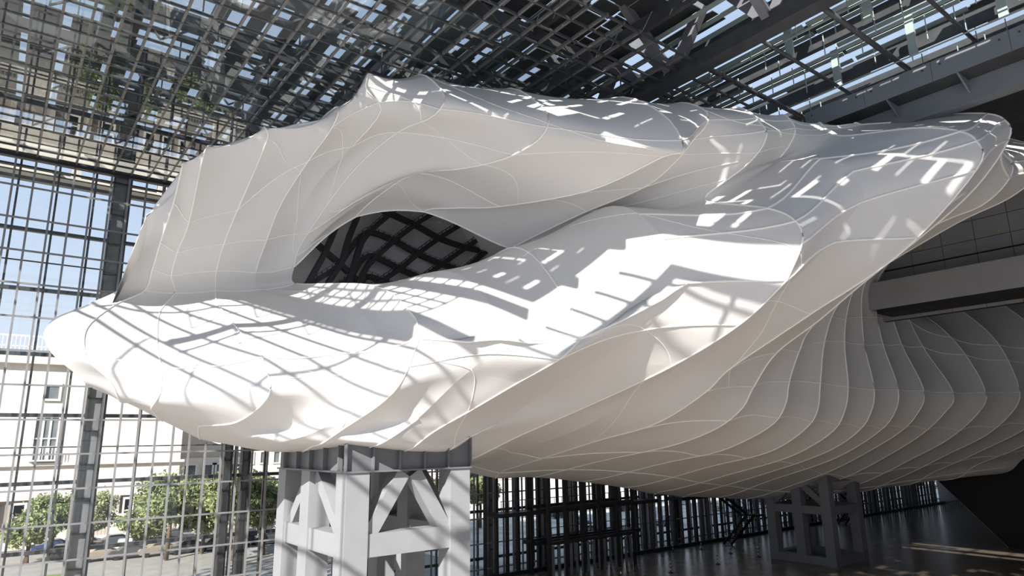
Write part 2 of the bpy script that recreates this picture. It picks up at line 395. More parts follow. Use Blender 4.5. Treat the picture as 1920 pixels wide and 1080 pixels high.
# ------------------------------------------------------------------ the cloud
#@@CLOUD
# each rib: v-key -> (px, py, X) seen points or ('w', x, y, z) unseen ones at the back
def w(x, y, z): return ('w', x, y, z)
RIBS = []
def rib(**k): pass
def R(X, pts, back, seam=True):
    d = {}
    for t in pts:
        v, px, py = t[:3]; xx = t[3] if len(t) > 3 else X      # a negative value is a depth y
        d[v] = atX(px, py, xx) if xx > 0 else atY(px, py, -xx)
    for v, x, y, z in back: d[v] = np.array([x, y, z], float)
    RIBS.append(d)
R(3, [(1.0, 300, 400, -44), (2, 275, 402, -40), (3, 276, 425, -40.5), (4, 268, 465, -42), (5, 250, 505, -43), (6, 228, 540, -43.5), (7, 160, 572, -42.5), (8, 100, 598, -41.5), (8.7, 82, 625, -41), (9.5, 92, 655, -41), (11, 140, 700, -41), (14, 170, 722, -42), (15.5, 190, 715, -45), (16.5, 240, 640, -48), (17.3, 290, 500, -48)], [])
R(5, [(2, 345, 306, -36.5), (3, 325, 380, -38.5), (4, 300, 455, -41), (5, 285, 505, -42.5), (6, 270, 545, -43.6), (7, 215, 572, -42.3), (8, 165, 612, -40.3), (9, 158, 655, -39.6), (11, 205, 712, -39.6), (14, 232, 754, -41.5), (15.5, 250, 740, -44.5)], [(16.5, 8.3, 48, 17), (17.3, 8.6, 48.5, 22), (1, 7.8, 44, 25)])
R(7.7, [(2, 388, 276, -35.5), (3, 354, 416, -40), (4, 332, 473, -42), (5, 321, 517, -43.3), (6, 327, 550, -44), (7, 300, 585, -42.5), (8, 295, 640, -40), (9, 303, 690, -38.5), (11, 302, 731, -37.8), (14, 285, 768, -39.5)], [(15.5, 9, 47.5, 14), (16.5, 9.3, 49, 18), (17.3, 9.3, 49, 23), (1, 9.5, 42, 28.3)])
R(10.3, [(2, 497, 239, -33.8), (2.4, 502, 259, -34), (3, 445, 394, -39.5), (4, 420, 457, -41.7), (5, 406, 508, -43.3), (6, 404, 545, -44), (7, 410, 572, -42), (8, 450, 622, -37.8), (9, 492, 670, -34.6), (11, 502, 744, -34), (12.5, 444, 791, -36.6), (14, 375, 798, -40)], [(15.5, 11, 47.5, 13), (16.5, 11, 49.5, 18), (17.3, 11, 49.5, 23), (1, 11, 41, 29.3)])
R(12.8, [(2, 635, 201, -30.2), (2.5, 622, 240, -31), (3, 577, 303, -34.8), (3.5, 527, 382, -38.5), (4, 500, 450, -41), (5, 480, 512, -43), (6, 486, 543, -43.5), (7, 545, 562, -40.5), (8, 600, 610, -36.5), (9, 632, 660, -33.5), (11, 618, 745, -33.2), (12.5, 548, 803, -35.3), (14, 455, 822, -38.5)], [(15.5, 14, 47.5, 12.6), (16.5, 14, 50, 18), (17.3, 14, 50, 24), (0.2, 13.5, 47, 29), (1, 13, 39, 29.9)])
R(14, [(2, 690, 139, -28.2), (2.25, 686, 165, -28.6), (2.6, 715, 205, -28.6), (3, 660, 275, -33), (3.5, 590, 350, -37), (4, 545, 440, -40.7), (5, 512, 510, -42.8), (6, 512, 541, -43.3), (7, 630, 550, -38), (8, 690, 600, -34), (9, 718, 650, -31.5), (11, 680, 745, -31.8), (12.5, 600, 806, -33.6), (14, 510, 832, -37.3)], [(15.5, 15.5, 47.5, 12.4), (16.5, 15.5, 50, 18), (17.3, 15.5, 50, 25), (0.2, 15, 47, 29.5), (1, 14.5, 36, 30.1)])
R(15.3, [(2, 800, 143), (2.25, 832, 175), (2.6, 815, 215), (3, 745, 248, -30.5), (3.5, 656, 328, -35.3), (4, 577, 438, -40), (5, 552, 500, -42), (6, 556, 532, -42.5), (7, 700, 536, 16.8), (8, 772, 588, 17), (9, 787, 635, 17), (11, 735, 738, -30.5), (12.5, 645, 803, -32.8), (14, 590, 835, -35.5)], [(15.5, 17, 48, 12.4), (16.5, 17, 50.5, 18), (17.3, 17, 50.5, 25), (0.2, 17, 47, 29.6), (1, 16.5, 35, 29.9)])
R(19, [(2, 975, 170), (2.25, 1022, 207), (2.6, 1020, 250), (3, 963, 290), (3.5, 870, 315, -28.3), (4, 785, 324, -32.5), (4.5, 730, 352, -35), (5, 668, 406, -38.5), (6, 640, 550, -39.5), (7, 830, 508, 19.5), (8, 920, 572, 20), (9, 935, 632, -26.8), (11, 880, 712, -28.8), (12.5, 785, 785, -31.3), (14, 700, 836, -33)], [(15.5, 20.5, 48, 12.2), (16.5, 21, 50.5, 18), (17.3, 21, 50.5, 25), (0.2, 21, 47, 29.6), (1, 20, 34, 29.5)])
R(23.3, [(2, 1190, 186), (2.25, 1247, 218), (2.6, 1282, 278), (3, 1243, 293), (3.5, 1103, 357), (4, 937, 387, -30.5), (4.5, 850, 390, -33.5), (5, 795, 397, -35.8), (6, 830, 535, -36), (7, 965, 464, 22.8), (8, 1060, 560, 23), (9, 1090, 635, 23), (10, 1049, 673, -25), (11, 970, 718, -28.3), (12, 890, 765, -30.5), (13, 815, 808, -31.8), (14, 765, 843, -33)], [(15.5, 24, 48.5, 12), (16.5, 25, 50.5, 18), (17.3, 25, 50.5, 25), (0.2, 25, 46, 29.4), (1, 24, 31, 29.2)])
R(26, [(2, 1290, 194), (2.25, 1322, 208), (2.6, 1325, 232), (3, 1300, 262), (3.5, 1264, 305), (4, 1205, 352, -22.5), (4.5, 1085, 403, -27), (5, 957, 466, -32.5), (6, 940, 500, -33), (7, 1135, 388), (8, 1245, 445), (9, 1290, 530), (10, 1215, 635), (11, 1105, 705), (12, 990, 768), (13, 885, 817, -33.5), (14, 825, 852, -34.5)], [(15.5, 27, 48.5, 11.5), (16.5, 28, 50, 18), (17.3, 28, 50, 24), (0.2, 28, 44, 29), (1, 27, 27, 29)])
R(28.5, [(2, 1385, 203), (2.25, 1405, 211), (2.6, 1420, 226), (3, 1436, 245), (3.5, 1430, 272), (4, 1410, 298), (5, 1365, 335), (6, 1325, 365), (7, 1335, 381), (7.5, 1440, 391), (8, 1492, 415), (8.4, 1505, 445), (9, 1475, 525), (10, 1385, 609), (11, 1258, 687), (12, 1103, 760), (13, 975, 816, -34.5), (14, 880, 861, -36.5)], [(15.5, 30, 48, 11), (16.5, 31, 49.5, 17), (17.3, 31, 49, 24), (1, 29, 22, 28)])
R(31, [(2, 1465, 216), (2.5, 1482, 226), (3, 1490, 240), (4, 1482, 268), (5, 1462, 295), (6, 1448, 308), (7, 1480, 302), (8, 1600, 315), (8.4, 1630, 360), (9, 1590, 470), (10, 1465, 590), (11, 1325, 690), (12, 1180, 765), (13, 1040, 822), (14, 900, 866)], [(15.5, 32, 48, 10.5), (16.5, 33, 49, 17), (17.3, 33, 48, 24), (1, 31.5, 20, 28)])
R(34, [(2, 1535, 231), (2.5, 1542, 236), (3, 1548, 241), (4, 1560, 248), (5, 1570, 254), (6, 1600, 254), (7, 1740, 240), (7.5, 1800, 247), (8, 1830, 265), (8.4, 1840, 300), (9, 1720, 445), (10, 1520, 588), (10.5, 1462, 627), (11, 1367, 692), (11.5, 1325, 733), (12, 1251, 783), (13, 1110, 829), (14, 950, 880)], [(15.5, 35, 48, 10), (16.5, 36, 48, 17), (17.3, 36, 46, 24), (1, 34.5, 18.5, 28)])
R(38.5, [(2, 1600, 234, 36), (3, 1615, 234, 36.3), (4, 1630, 233, 36.6), (5, 1660, 231, 37), (6, 1700, 227, 37.5), (7, 1790, 214), (7.5, 1850, 214), (8, 1882, 225), (8.4, 1894, 250), (9, 1830, 350), (10, 1600, 545), (10.5, 1533, 602), (11, 1455, 662), (11.5, 1413, 725), (12, 1392, 764), (12.5, 1350, 799), (13, 1286, 827), (14, 1117, 866), (14.7, 1010, 893)], [(15.5, 39, 48, 9.5), (16.5, 40, 47.5, 17), (17.3, 40, 44, 24), (1, 38, 17, 28)])
R(42.7, [(2, 1700, 262), (5, 1760, 262), (7, 1845, 268), (7.5, 1880, 280), (8, 1894, 300), (8.4, 1897, 325), (9, 1840, 385), (9.5, 1740, 430), (10, 1600, 540), (10.5, 1522, 613), (11, 1498, 659), (11.5, 1480, 715), (12, 1473, 757), (12.5, 1448, 796), (13, 1378, 835), (14, 1237, 870), (14.7, 1110, 900)], [(15.5, 43, 47.5, 9), (16.5, 44, 47, 17), (17.3, 44, 42, 24), (1, 43, 21, 28)])
R(46.8, [(2, 1740, 255), (5, 1800, 258), (7, 1900, 262), (7.5, 1940, 275), (8, 1950, 295), (8.4, 1950, 320), (9, 1890, 372), (9.5, 1790, 420), (10, 1640, 510), (10.5, 1572, 570), (11, 1546, 640), (11.5, 1538, 718), (12, 1533, 768), (12.5, 1513, 801), (13, 1462, 838), (14, 1322, 877), (14.7, 1190, 912)], [(15.5, 47, 47, 8.5), (16.5, 48, 46.5, 16), (17.3, 48, 40, 24), (1, 46.5, 22, 28)])
R(50.5, [(2, 1670, 330), (5, 1690, 345), (7, 1700, 360), (8, 1700, 385), (9, 1680, 430), (9.5, 1650, 475), (10, 1608, 530), (10.5, 1590, 575), (11, 1583, 640), (11.5, 1590, 725), (12, 1583, 772), (12.5, 1562, 808), (13, 1505, 845), (14, 1365, 890), (14.7, 1250, 920)], [(15.5, 51, 46, 7.5), (16.5, 52, 46, 16), (17.3, 52, 40, 24), (1, 50, 26, 28)])
R(54.5, [(2, 1680, 340), (5, 1695, 355), (7, 1705, 370), (8, 1702, 395), (9, 1685, 440), (9.5, 1660, 480), (10, 1625, 525), (10.5, 1615, 565), (11, 1620, 645), (11.5, 1639, 730), (12, 1630, 780), (12.5, 1605, 812), (13, 1560, 842), (14, 1410, 895), (14.7, 1300, 925)], [(15.5, 55, 45, 7), (16.5, 56, 45, 16), (17.3, 56, 40, 24), (1, 54, 28, 28)])
R(58.5, [(2, 1690, 350), (5, 1700, 365), (7, 1708, 380), (8, 1706, 405), (9, 1690, 450), (9.5, 1668, 490), (10, 1645, 525), (10.5, 1640, 565), (11, 1655, 645), (11.5, 1684, 730), (12, 1674, 780), (12.5, 1640, 815), (13, 1580, 852), (14, 1440, 902), (14.7, 1360, 930)], [(15.5, 59, 45, 6.8), (16.5, 60, 45, 16), (17.3, 60, 40, 24), (1, 58, 30, 28)])
R(62.5, [(2, 1700, 370), (5, 1705, 385), (7, 1708, 400), (8, 1706, 425), (9, 1695, 465), (9.5, 1680, 500), (10, 1665, 530), (10.5, 1665, 565), (11, 1690, 645), (11.5, 1732, 732), (12, 1718, 778), (12.5, 1680, 815), (13, 1600, 862), (14, 1490, 908), (14.7, 1410, 933)], [(15.5, 63, 44, 6.5), (16.5, 64, 44, 16), (17.3, 64, 40, 24), (1, 62, 33, 27.5)])
R(66.5, [(2, 1690, 440), (5, 1692, 450), (7, 1694, 462), (8, 1693, 475), (9, 1688, 492), (9.5, 1684, 512), (10, 1686, 540), (10.5, 1694, 575), (11, 1730, 650), (11.5, 1787, 735), (12, 1770, 775), (12.5, 1720, 820), (13, 1640, 868), (14, 1540, 912), (14.7, 1480, 935)], [(15.5, 66.5, 44, 6.3), (16.5, 67, 44, 14), (17.3, 67, 41, 20), (1, 66.5, 35, 25)])
R(70.5, [(2, 1640, 545), (5, 1650, 545), (7, 1662, 548), (8, 1672, 552), (9, 1685, 558), (9.5, 1700, 568), (10, 1722, 585), (10.5, 1765, 615), (11, 1810, 665), (11.5, 1848, 735), (12, 1835, 773), (12.5, 1780, 822), (13, 1710, 860), (14, 1610, 908), (14.7, 1540, 930)], [(15.5, 70.5, 44, 6.4), (16.5, 70.5, 44, 12), (17.3, 70.5, 43, 17), (1, 70.5, 41, 20)])
R(74.5, [(2, 1690, 540), (5, 1705, 542), (7, 1722, 545), (8, 1740, 550), (9, 1760, 558), (9.5, 1785, 572), (10, 1820, 595), (10.5, 1860, 630), (11, 1890, 675), (11.5, 1912, 735), (12, 1898, 772), (12.5, 1850, 815), (13, 1780, 850), (14, 1680, 898), (14.7, 1610, 922)], [(15.5, 74.5, 44, 6.6), (16.5, 74.5, 44, 12), (17.3, 74.5, 43, 17), (1, 74.5, 40, 20)])
R(78.5, [(2, 1740, 540), (5, 1760, 540), (7, 1785, 542), (8, 1815, 547), (9, 1845, 557), (9.5, 1880, 572), (10, 1920, 600), (10.5, 1950, 635), (11, 1968, 680), (11.5, 1978, 735), (12, 1962, 770), (12.5, 1915, 808), (13, 1840, 845), (14, 1750, 885), (14.7, 1690, 910)], [(15.5, 78.5, 44, 7), (16.5, 78.5, 44, 12), (17.3, 78.5, 43, 17), (1, 78.5, 40, 20)])
R(82.5, [(2, 1800, 540), (5, 1830, 540), (7, 1860, 542), (8, 1895, 547), (9, 1930, 557), (9.5, 1970, 575), (10, 2005, 605), (10.5, 2030, 640), (11, 2045, 685), (11.5, 2050, 735), (12, 2030, 768), (12.5, 1990, 800), (13, 1920, 835), (14, 1830, 872), (14.7, 1770, 900)], [(15.5, 82.5, 44, 7.5), (16.5, 82.5, 44, 12), (17.3, 82.5, 43, 17), (1, 82.5, 40, 20)])
R(87, [(2, 1880, 540), (5, 1920, 540), (7, 1950, 545), (8, 1990, 550), (9, 2030, 560), (9.5, 2070, 580), (10, 2095, 610), (10.5, 2110, 645), (11, 2120, 690), (11.5, 2120, 735), (12, 2100, 765), (12.5, 2060, 795), (13, 2000, 825), (14, 1920, 860), (14.7, 1860, 890)], [(15.5, 87, 43, 8), (16.5, 87, 43, 12), (17.3, 87, 42, 17), (1, 87, 39, 20)])
VP = 18.0; SUB = 10; NV = int(VP*SUB)
def periodic(d, crease=True):
    ks = sorted(d); P = np.array([d[k] for k in ks]); ks = np.array(ks); n = len(ks)
    kx = np.concatenate([[ks[-2]-VP, ks[-1]-VP], ks, [ks[0]+VP, ks[1]+VP]]); Px = np.vstack([P[-2:], P, P[:2]])
    # chord-based tangents, limited
    m = np.zeros_like(Px); ml = np.zeros_like(Px)
    for i in range(1, len(kx)-1):
        h0, h1 = kx[i]-kx[i-1], kx[i+1]-kx[i]; s0 = (Px[i]-Px[i-1])/h0; s1 = (Px[i+1]-Px[i])/h1
        t = (s0*h1+s1*h0)/(h0+h1)
        lim = 2.2*min(np.linalg.norm(s0), np.linalg.norm(s1)); L = np.linalg.norm(t)
        if L > lim: t *= lim/L
        m[i] = t; ml[i] = t
        if abs(kx[i]-9) < .01 and crease: ml[i] = s0*.9+t*.1; m[i] = s1*.9+t*.1      # taut edge along the lip
    out = np.zeros((NV, 3))
    for j in range(NV):
        v = j/SUB
        if v < kx[1]: v += VP
        i = int(np.searchsorted(kx, v, 'right'))-1; i = min(max(i, 1), len(kx)-3)
        h = kx[i+1]-kx[i]; t = (v-kx[i])/h
        out[j] = (2*t**3-3*t**2+1)*Px[i]+(t**3-2*t**2+t)*h*m[i]+(-2*t**3+3*t**2)*Px[i+1]+(t**3-t**2)*h*ml[i+1]
    return out
RB = np.array([periodic(d, 2 <= k <= 11) for k, d in enumerate(RIBS)])      # ribs x NV x 3
NR = len(RB)
vvk = np.arange(NV)/SUB
for i_, D_ in ((4, .1), (5, .15), (7, .5), (9, .6), (11, .95)):
    dv = np.roll(RB[i_], -1, 0)-np.roll(RB[i_], 1, 0); du = RB[i_+1]-RB[i_-1]
    n_ = np.cross(du, dv); n_ /= np.linalg.norm(n_, axis=1)[:, None]+1e-9
    if n_[int(9*SUB)][1] < 0: n_ = -n_          # inward at the nose is +y
    fd = np.clip((vvk-7.6)/1.2, 0, 1)*np.clip((12.8-vvk)/1.6, 0, 1); fd = fd*fd*(3-2*fd)
    RB[i_] += n_*(D_*fd)[:, None]
CRE = .35                                       # how much of the smooth spline is kept between ribs
def usurf(i, t):
    a, b_ = RB[i], RB[i+1]; p0 = RB[i-1] if i > 0 else 2*a-b_; p3 = RB[i+2] if i+2 < NR else 2*b_-a
    da = np.linalg.norm(b_-a, axis=1)[:, None]
    def lim(mv): 
        L = np.linalg.norm(mv, axis=1)[:, None]; return mv*np.minimum(1, 1.3*da/(L+1e-6))
    m1 = lim((b_-p0)/2); m2 = lim((p3-a)/2)
    cr = (2*t**3-3*t**2+1)*a+(t**3-2*t**2+t)*m1+(-2*t**3+3*t**2)*b_+(t**3-t**2)*m2
    return CRE*cr+(1-CRE)*(a*(1-t)+b_*t)
NU = 8
def sag_of(i):                                   # fabric pulled in between ribs
    return .045 if i < 13 else .085
STRIPS = []
for i in range(NR-1):
    G = np.array([usurf(i, t) for t in np.linspace(0, 1, NU+1)])     # NU+1 x NV x 3
    cen = G.mean(axis=(0, 1))
    dv = np.roll(G, -1, 1)-np.roll(G, 1, 1); du = np.gradient(G, axis=0)
    N = np.cross(du, dv); N /= np.linalg.norm(N, axis=2)[:, :, None]+1e-9
    wd = np.linalg.norm(G[-1]-G[0], axis=1)[None, :, None]
    amp = sag_of(i)*np.minimum(wd, 6)
    # orientation of the loop: same for all stations
    STRIPS.append([G, N, amp])
def orient():
    # outward at the lip nose of rib 6: towards -y
    G, N, a = STRIPS[6]; return -1 if N[4, int(9*SUB)][1] < 0 else 1
sg = orient()
for si, st in enumerate(STRIPS):
    G, N, amp = st; t = np.linspace(0, 1, NU+1)[:, None, None]
    vv = np.arange(NV)/SUB; fd = np.where((vv > 13) & (vv < 17), np.clip(1-(vv-13)/1.2, .1, 1), 1)[None, :, None]
    if si < 6:
        fd = fd+np.clip((vv-.8)/.6, 0, 1)[None, :, None]*np.clip((3.2-vv)/1.0, 0, 1)[None, :, None]*1.5
    G += sg*N*amp*fd*np.sin(np.pi*t)
VB = [0, 1, 2, 3, 4, 5, 6, 7, 8, 9, 10, 11, 12, 13, 14, 15.5, 17, 18]
HOLE = {(6, 5), (7, 5), (8, 5)}                  # strip, v cell start
cl = tag(empty('cloud_shell', (20, 35, 12)), 'huge white stretched fabric cloud with hollow mouth and pointed lip above the pale pier', 'fabric structure')
OFF = np.array([20, 35, 12.])
BV = []; BF = []; NP_ = 0
for i, (G, N, amp) in enumerate(STRIPS):
    for va, vb in zip(VB[:-1], VB[1:]):
        if (i, va) in HOLE: continue
        ja, jb = int(round(va*SUB)), int(round(vb*SUB)); idx = [j % NV for j in range(ja, jb+1)]
        # merge far hidden cells
        step = 1 if va < 15 else 3
        idx = idx[::step] if (len(idx)-1) % step == 0 else idx
        sub = G[:, idx]-OFF; nu, nv = sub.shape[:2]
        V = sub.reshape(-1, 3)
        Fc = [(a*nv+c, (a+1)*nv+c, (a+1)*nv+c+1, a*nv+c+1) for a in range(nu-1) for c in range(nv-1)]
        if sg > 0: pass
        if va >= 14 or va < 1 or (i >= 14 and va < 8) or (i < 14 and va == 1):      # turned away from the photograph
            n0 = len(BV); BV.extend(V); BF.extend([tuple(q+n0 for q in f) for f in Fc]); continue
        obj('fabric_panel', V, Fc, 'fabric', cl, True); NP_ += 1
print('fabric panels', NP_)
o = obj('rear_fabric', BV, BF, 'fabric', cl, True); o['kind'] = 'stuff'
# end caps
for name, L in (('end_panel', RB[0]), ('end_panel', RB[-1])):
    c = L[[10, 155]].mean(0) if L is RB[0] else L.mean(0)
    V = [p-OFF for p in L]+[c-OFF]; obj(name, V, [(k, (k+1) % NV, NV) for k in range(NV)], 'fabric', cl, True)
def surf(u, v):
    i = min(int(u), NR-2); t = u-i; j = (v*SUB) % NV; j0 = int(j); f = j-j0; G, N, _ = STRIPS[i]
    a = t*NU; a0 = min(int(a), NU-1); fa = a-a0
    def g(A, k): return A[a0, k % NV]*(1-fa)+A[a0+1, k % NV]*fa
    return g(G, j0)*(1-f)+g(G, j0+1)*f, g(N, j0)
def seam(name, uv, r=.04):
    P_ = []
    for u, v in uv:
        p, n = surf(u, v); P_.append(p-sg*n*r*.35-OFF)
    b = MB(); b.tube(P_, r, 5); return b.build(name, 'seam', cl, True)
for i in range(1, NR-1):
    lo, hi = (1.5, 15)
    if i in (4, 5, 7, 9, 11):          # secondary ribs: seam on the hood side only
        if i in (5,): seam('rib_seam', [(i, v) for v in np.arange(2, 3.01, .1)])
        else: seam('rib_seam', [(i, v) for v in np.arange(1.5, 5.01, .1)])
        if i in (7,9): seam('rib_seam', [(i, v) for v in np.arange(12.5, 15.01, .1)])
        continue
    if i in (6, 8):
        seam('rib_seam', [(i, v) for v in np.arange(1.5, 5.01, .1)]); seam('rib_seam', [(i, v) for v in np.arange(6, 15, .1)]); continue
    seam('rib_seam', [(i, v) for v in np.arange(lo, hi, .1)], .05 if 8 < i < 14 else .042)
for v, a, b_ in ((3, 1, 14), (4, 1, 10), (5, 1, 6), (6, 1, 6), (2.5, 4, 13), (7.5, 9, 14), (8, 9, 15), (8.5, 10, 15), (9, 1, 13), (10, 3, 13), (11.5, 12, NR-1), (11, 12, NR-1), (12.35, 12, NR-1), (13.5, 10, NR-1), (10.7, 15, NR-1), (14.3, 8, NR-1)):
    seam('cross_seam', [(u, v) for u in np.arange(a, b_-.001, .125)], .03 if v < 7 else .06 if v < 9.5 else .04)
for (u0, v0), (u1, v1) in (((5, 2.2), (10, 5)), ((6, 2), (11, 4.2)), ((4, 2.5), (8, 5)), ((3, 2.4), (6.6, 5)), ((9, 2.2), (12, 4)), ((6, 9.5), (9, 13.5)), ((7, 8), (12, 13)), ((8.6, 7), (12.5, 11.5)), ((3.0, 9), (6, 12.6))):
    n = 40; seam('diagonal_seam', [(u0+(u1-u0)*k/n, v0+(v1-v0)*k/n) for k in range(n+1)], .024)
# hem round the mouth of the hood
hem = [(u, 5) for u in np.arange(6, 9.01, .125)]+[(9, v) for v in np.arange(5.1, 6.01, .1)]
seam('hem', hem, .05)

# --- steel lattice seen through the mouth
lat = tag(empty('lattice_frame', (22, 47, 18)), 'curved black steel lattice with bracket rails seen through the cloud opening', 'lattice')
LO = np.array([22, 47, 18.])
def smooth(P_, n=8):
    P_ = np.array(P_, float)
    if len(P_) < 3: return P_
    E_ = np.vstack([2*P_[0]-P_[1], P_, 2*P_[-1]-P_[-2]]); o = []
    for i in range(1, len(E_)-2):
        for t in np.linspace(0, 1, n, endpoint=False):
            a, b_, c, d = E_[i-1:i+3]; o.append(.5*(2*b_+(c-a)*t+(2*a-5*b_+4*c-d)*t*t+(3*b_-a-3*c+d)*t**3))
    o.append(P_[-1]); return np.array(o)
F1 = [[(565, 560), (578, 530), (609, 474), (640, 400)], [(600, 560), (613, 535), (641, 489), (654, 446), (672, 400), (690, 340)], [(645, 560), (654, 530), (664, 498), (677, 457), (696, 432), (728, 404), (790, 350)],
      [(665, 560), (675, 528), (686, 503), (705, 482), (741, 450), (780, 420), (812, 399), (880, 340)], [(690, 545), (714, 528), (751, 503), (787, 473), (826, 445), (865, 420), (930, 375)],
      [(770, 540), (806, 512), (835, 491), (874, 464), (906, 441), (960, 400)], [(860, 515), (893, 487), (927, 459), (980, 415)]]
F2 = [[(690, 380), (732, 401), (780, 423), (826, 448), (874, 464), (929, 475), (990, 480)], [(560, 548), (586, 530), (632, 500), (654, 471), (677, 443), (696, 436), (739, 452), (787, 478), (833, 497), (900, 520)],
      [(615, 552), (636, 535), (659, 517), (677, 489), (696, 480), (719, 489), (751, 505), (783, 519), (830, 540)], [(660, 545), (677, 530), (689, 519), (714, 526), (750, 545)], [(560, 425), (609, 471), (638, 496), (675, 532), (700, 560)]]
for fam, nm in ((F1, 'rising_rib'), (F2, 'falling_rib')):
    for q, c in enumerate(fam):
        yy_ = 42.3 if nm == 'rising_rib' else 42.6
        P_ = smooth([atY(px, py, yy_) for px, py in c]); b = MB(LO)
        for a, d in zip(P_[:-1], P_[1:]): b.bar(a, d, .34, .42, (0, 1, 0))
        r_ = b.build(nm, 'rib', lat)
        # bracket rail with pegs
        if nm == 'rising_rib' or q in (1, 2, 3):
            b = MB(LO); off = np.array([-.08, -.1, .34])
            Q = P_+off
            L = np.concatenate([[0], np.cumsum(np.linalg.norm(np.diff(P_, axis=0), axis=1))])
            for s_ in np.arange(.2, L[-1], .45):
                p = np.array([np.interp(s_, L, P_[:, k]) for k in range(3)]); b.bar(p, p+off, .07, .05)
            o = b.build('peg', 'rib', r_); o['kind'] = 'stuff'
            b = MB(LO); b.tube(Q, .035, 5); b.build('rail', 'msteel' if nm == 'falling_rib' else 'dsteel', r_)

b = MB(LO)
pts = [(14.6, 45.8), (17, 44.4), (22, 43.8), (28, 43.2), (33, 42)]
for (xa, ya), (xb, yb) in zip(pts[:-1], pts[1:]):
    b.add([(xa, ya, 13), (xb, yb, 13), (xb, yb, 28.8), (xa, ya, 28.8), (xa, ya+.1, 13), (xb, yb+.1, 13), (xb, yb+.1, 28.8), (xa, ya+.1, 28.8)], [(0, 1, 2, 3), (7, 6, 5, 4), (0, 4, 5, 1), (2, 6, 7, 3)])
b.build('mouth_shade_sheet', 'shade_sheet', lat)  # opaque sheet added behind the lattice to keep the mouth dark
# ------------------------------------------------------------------ steel piers
#@@PIERS
def hollow_col(parent, off, x0, x1, y0, y1, z0, z1, m, name='column'):
    b = MB(off); b.box((x0, y0, z0), (x1, y1, z1)); return b.build(name, m, parent)
TX0, TY0, TY1, TX1 = 14.93, 33.6, 43.9, 22.57; TZ = 10.45
pier = tag(empty('steel_pier', (TX0, TY0, 0)), 'pale grey painted steel pier with diagonal braces under the left of the cloud', 'pier')
po = (TX0, TY0, 0); cw = 1.3
colx = [(TX0, TY0), (TX0, (TY0+TY1)/2-.1), (TX0, TY1-cw), (TX1-cw, TY0), (TX1-cw, (TY0+TY1)/2-.1), (TX1-cw, TY1-cw)]
for x, y in colx: hollow_col(pier, po, x, x+cw, y, y+cw, 0, TZ, 'tower')
zb0, zb1 = 6.2, 7.35
def hbeam(a, b_, nm='cross_beam'):
    q = MB(po); q.box(a, b_); q.build(nm, 'tower', pier)
for z0, z1 in ((zb0, zb1), (1.5, 2.5)):
    hbeam((TX0+cw, TY0+.12, z0), (TX1-cw, TY0+cw-.12, z1)); hbeam((TX0+cw, TY1-cw+.12, z0), (TX1-cw, TY1-.12, z1))
    for x in (TX0+.12, TX1-cw+.12):
        ym = (TY0+TY1)/2-.1
        hbeam((x, TY0+cw, z0), (x+cw-.24, ym, z1)); hbeam((x, ym+cw, z0), (x+cw-.24, TY1-cw, z1))
mx = (TX0+TX1)/2
for y in (TY0+cw/2, TY1-cw/2):
    for s in (-1, 1):
        q = MB(po); q.bar((mx+s*.35, y, TZ-.1), (mx+s*(mx-TX0-cw+.1), y, zb1-.55), .78, .8, (0, 1, 0)); q.build('diagonal_brace', 'tower', pier)
for x in (TX0+cw/2, TX1-cw/2):
    for ya, yb in ((TY1-cw+.1, (TY0+TY1)/2+.9), (TY0+cw-.1, (TY0+TY1)/2-.2)):
        q = MB(po); q.bar((x, ya, zb1-.3) if ya > 38 else (x, yb, TZ-.2), (x, yb, TZ-.2) if ya > 38 else (x, ya, zb1-.3), .7, .7, (1, 0, 0)); q.build('diagonal_brace', 'tower', pier)
gd = tag(empty('transfer_girder', (TX0, TY0, TZ)), 'dark grey plate girder frame lying on top of the pale steel pier', 'girder')
go = (TX0, TY0, TZ); GH = 1.85
def gird(a, b_, ax):
    x0, y0 = a; x1, y1 = b_
    q = MB(go)
    if ax == 0:
        q.box((x0, y0, TZ), (x1, y1, TZ+.09)); q.build('flange', 'girder', gd)
        q = MB(go); q.box((x0, y0, TZ+GH-.09), (x1, y1, TZ+GH)); q.build('flange', 'girder', gd)
        ym = y0+.3; q = MB(go); q.box((x0+.05, ym, TZ+.09), (x1-.05, ym+.06, TZ+GH-.09)); q.build('web', 'girder', gd)
        for x in np.linspace(x0, x1-.08, 6): q = MB(go); q.box((x, y0+.03, TZ+.09), (x+.08, ym, TZ+GH-.09)); q.build('stiffener', 'girder', gd)
    else:
        q.box((x0, y0, TZ), (x1, y1, TZ+.09)); q.build('flange', 'girder', gd)
        q = MB(go); q.box((x0, y0, TZ+GH-.09), (x1, y1, TZ+GH)); q.build('flange', 'girder', gd)
        xm = x0+.3; q = MB(go); q.box((xm, y0+.05, TZ+.09), (xm+.06, y1-.05, TZ+GH-.09)); q.build('web', 'girder', gd)
        for y in np.linspace(y0, y1-.08, 5): q = MB(go); q.box((x0+.03, y, TZ+.09), (xm, y+.08, TZ+GH-.09)); q.build('stiffener', 'girder', gd)
gird((TX0-.1, TY0-.1), (TX1+.1, TY0+1.0), 0); gird((TX0-.1, TY1-1.0), (TX1+.1, TY1+.1), 0)
gird((TX0-.1, TY0+1.0), (TX0+1, TY1-1.0), 1); gird((TX1-1, TY0+1.0), (TX1+.1, TY1-1.0), 1)

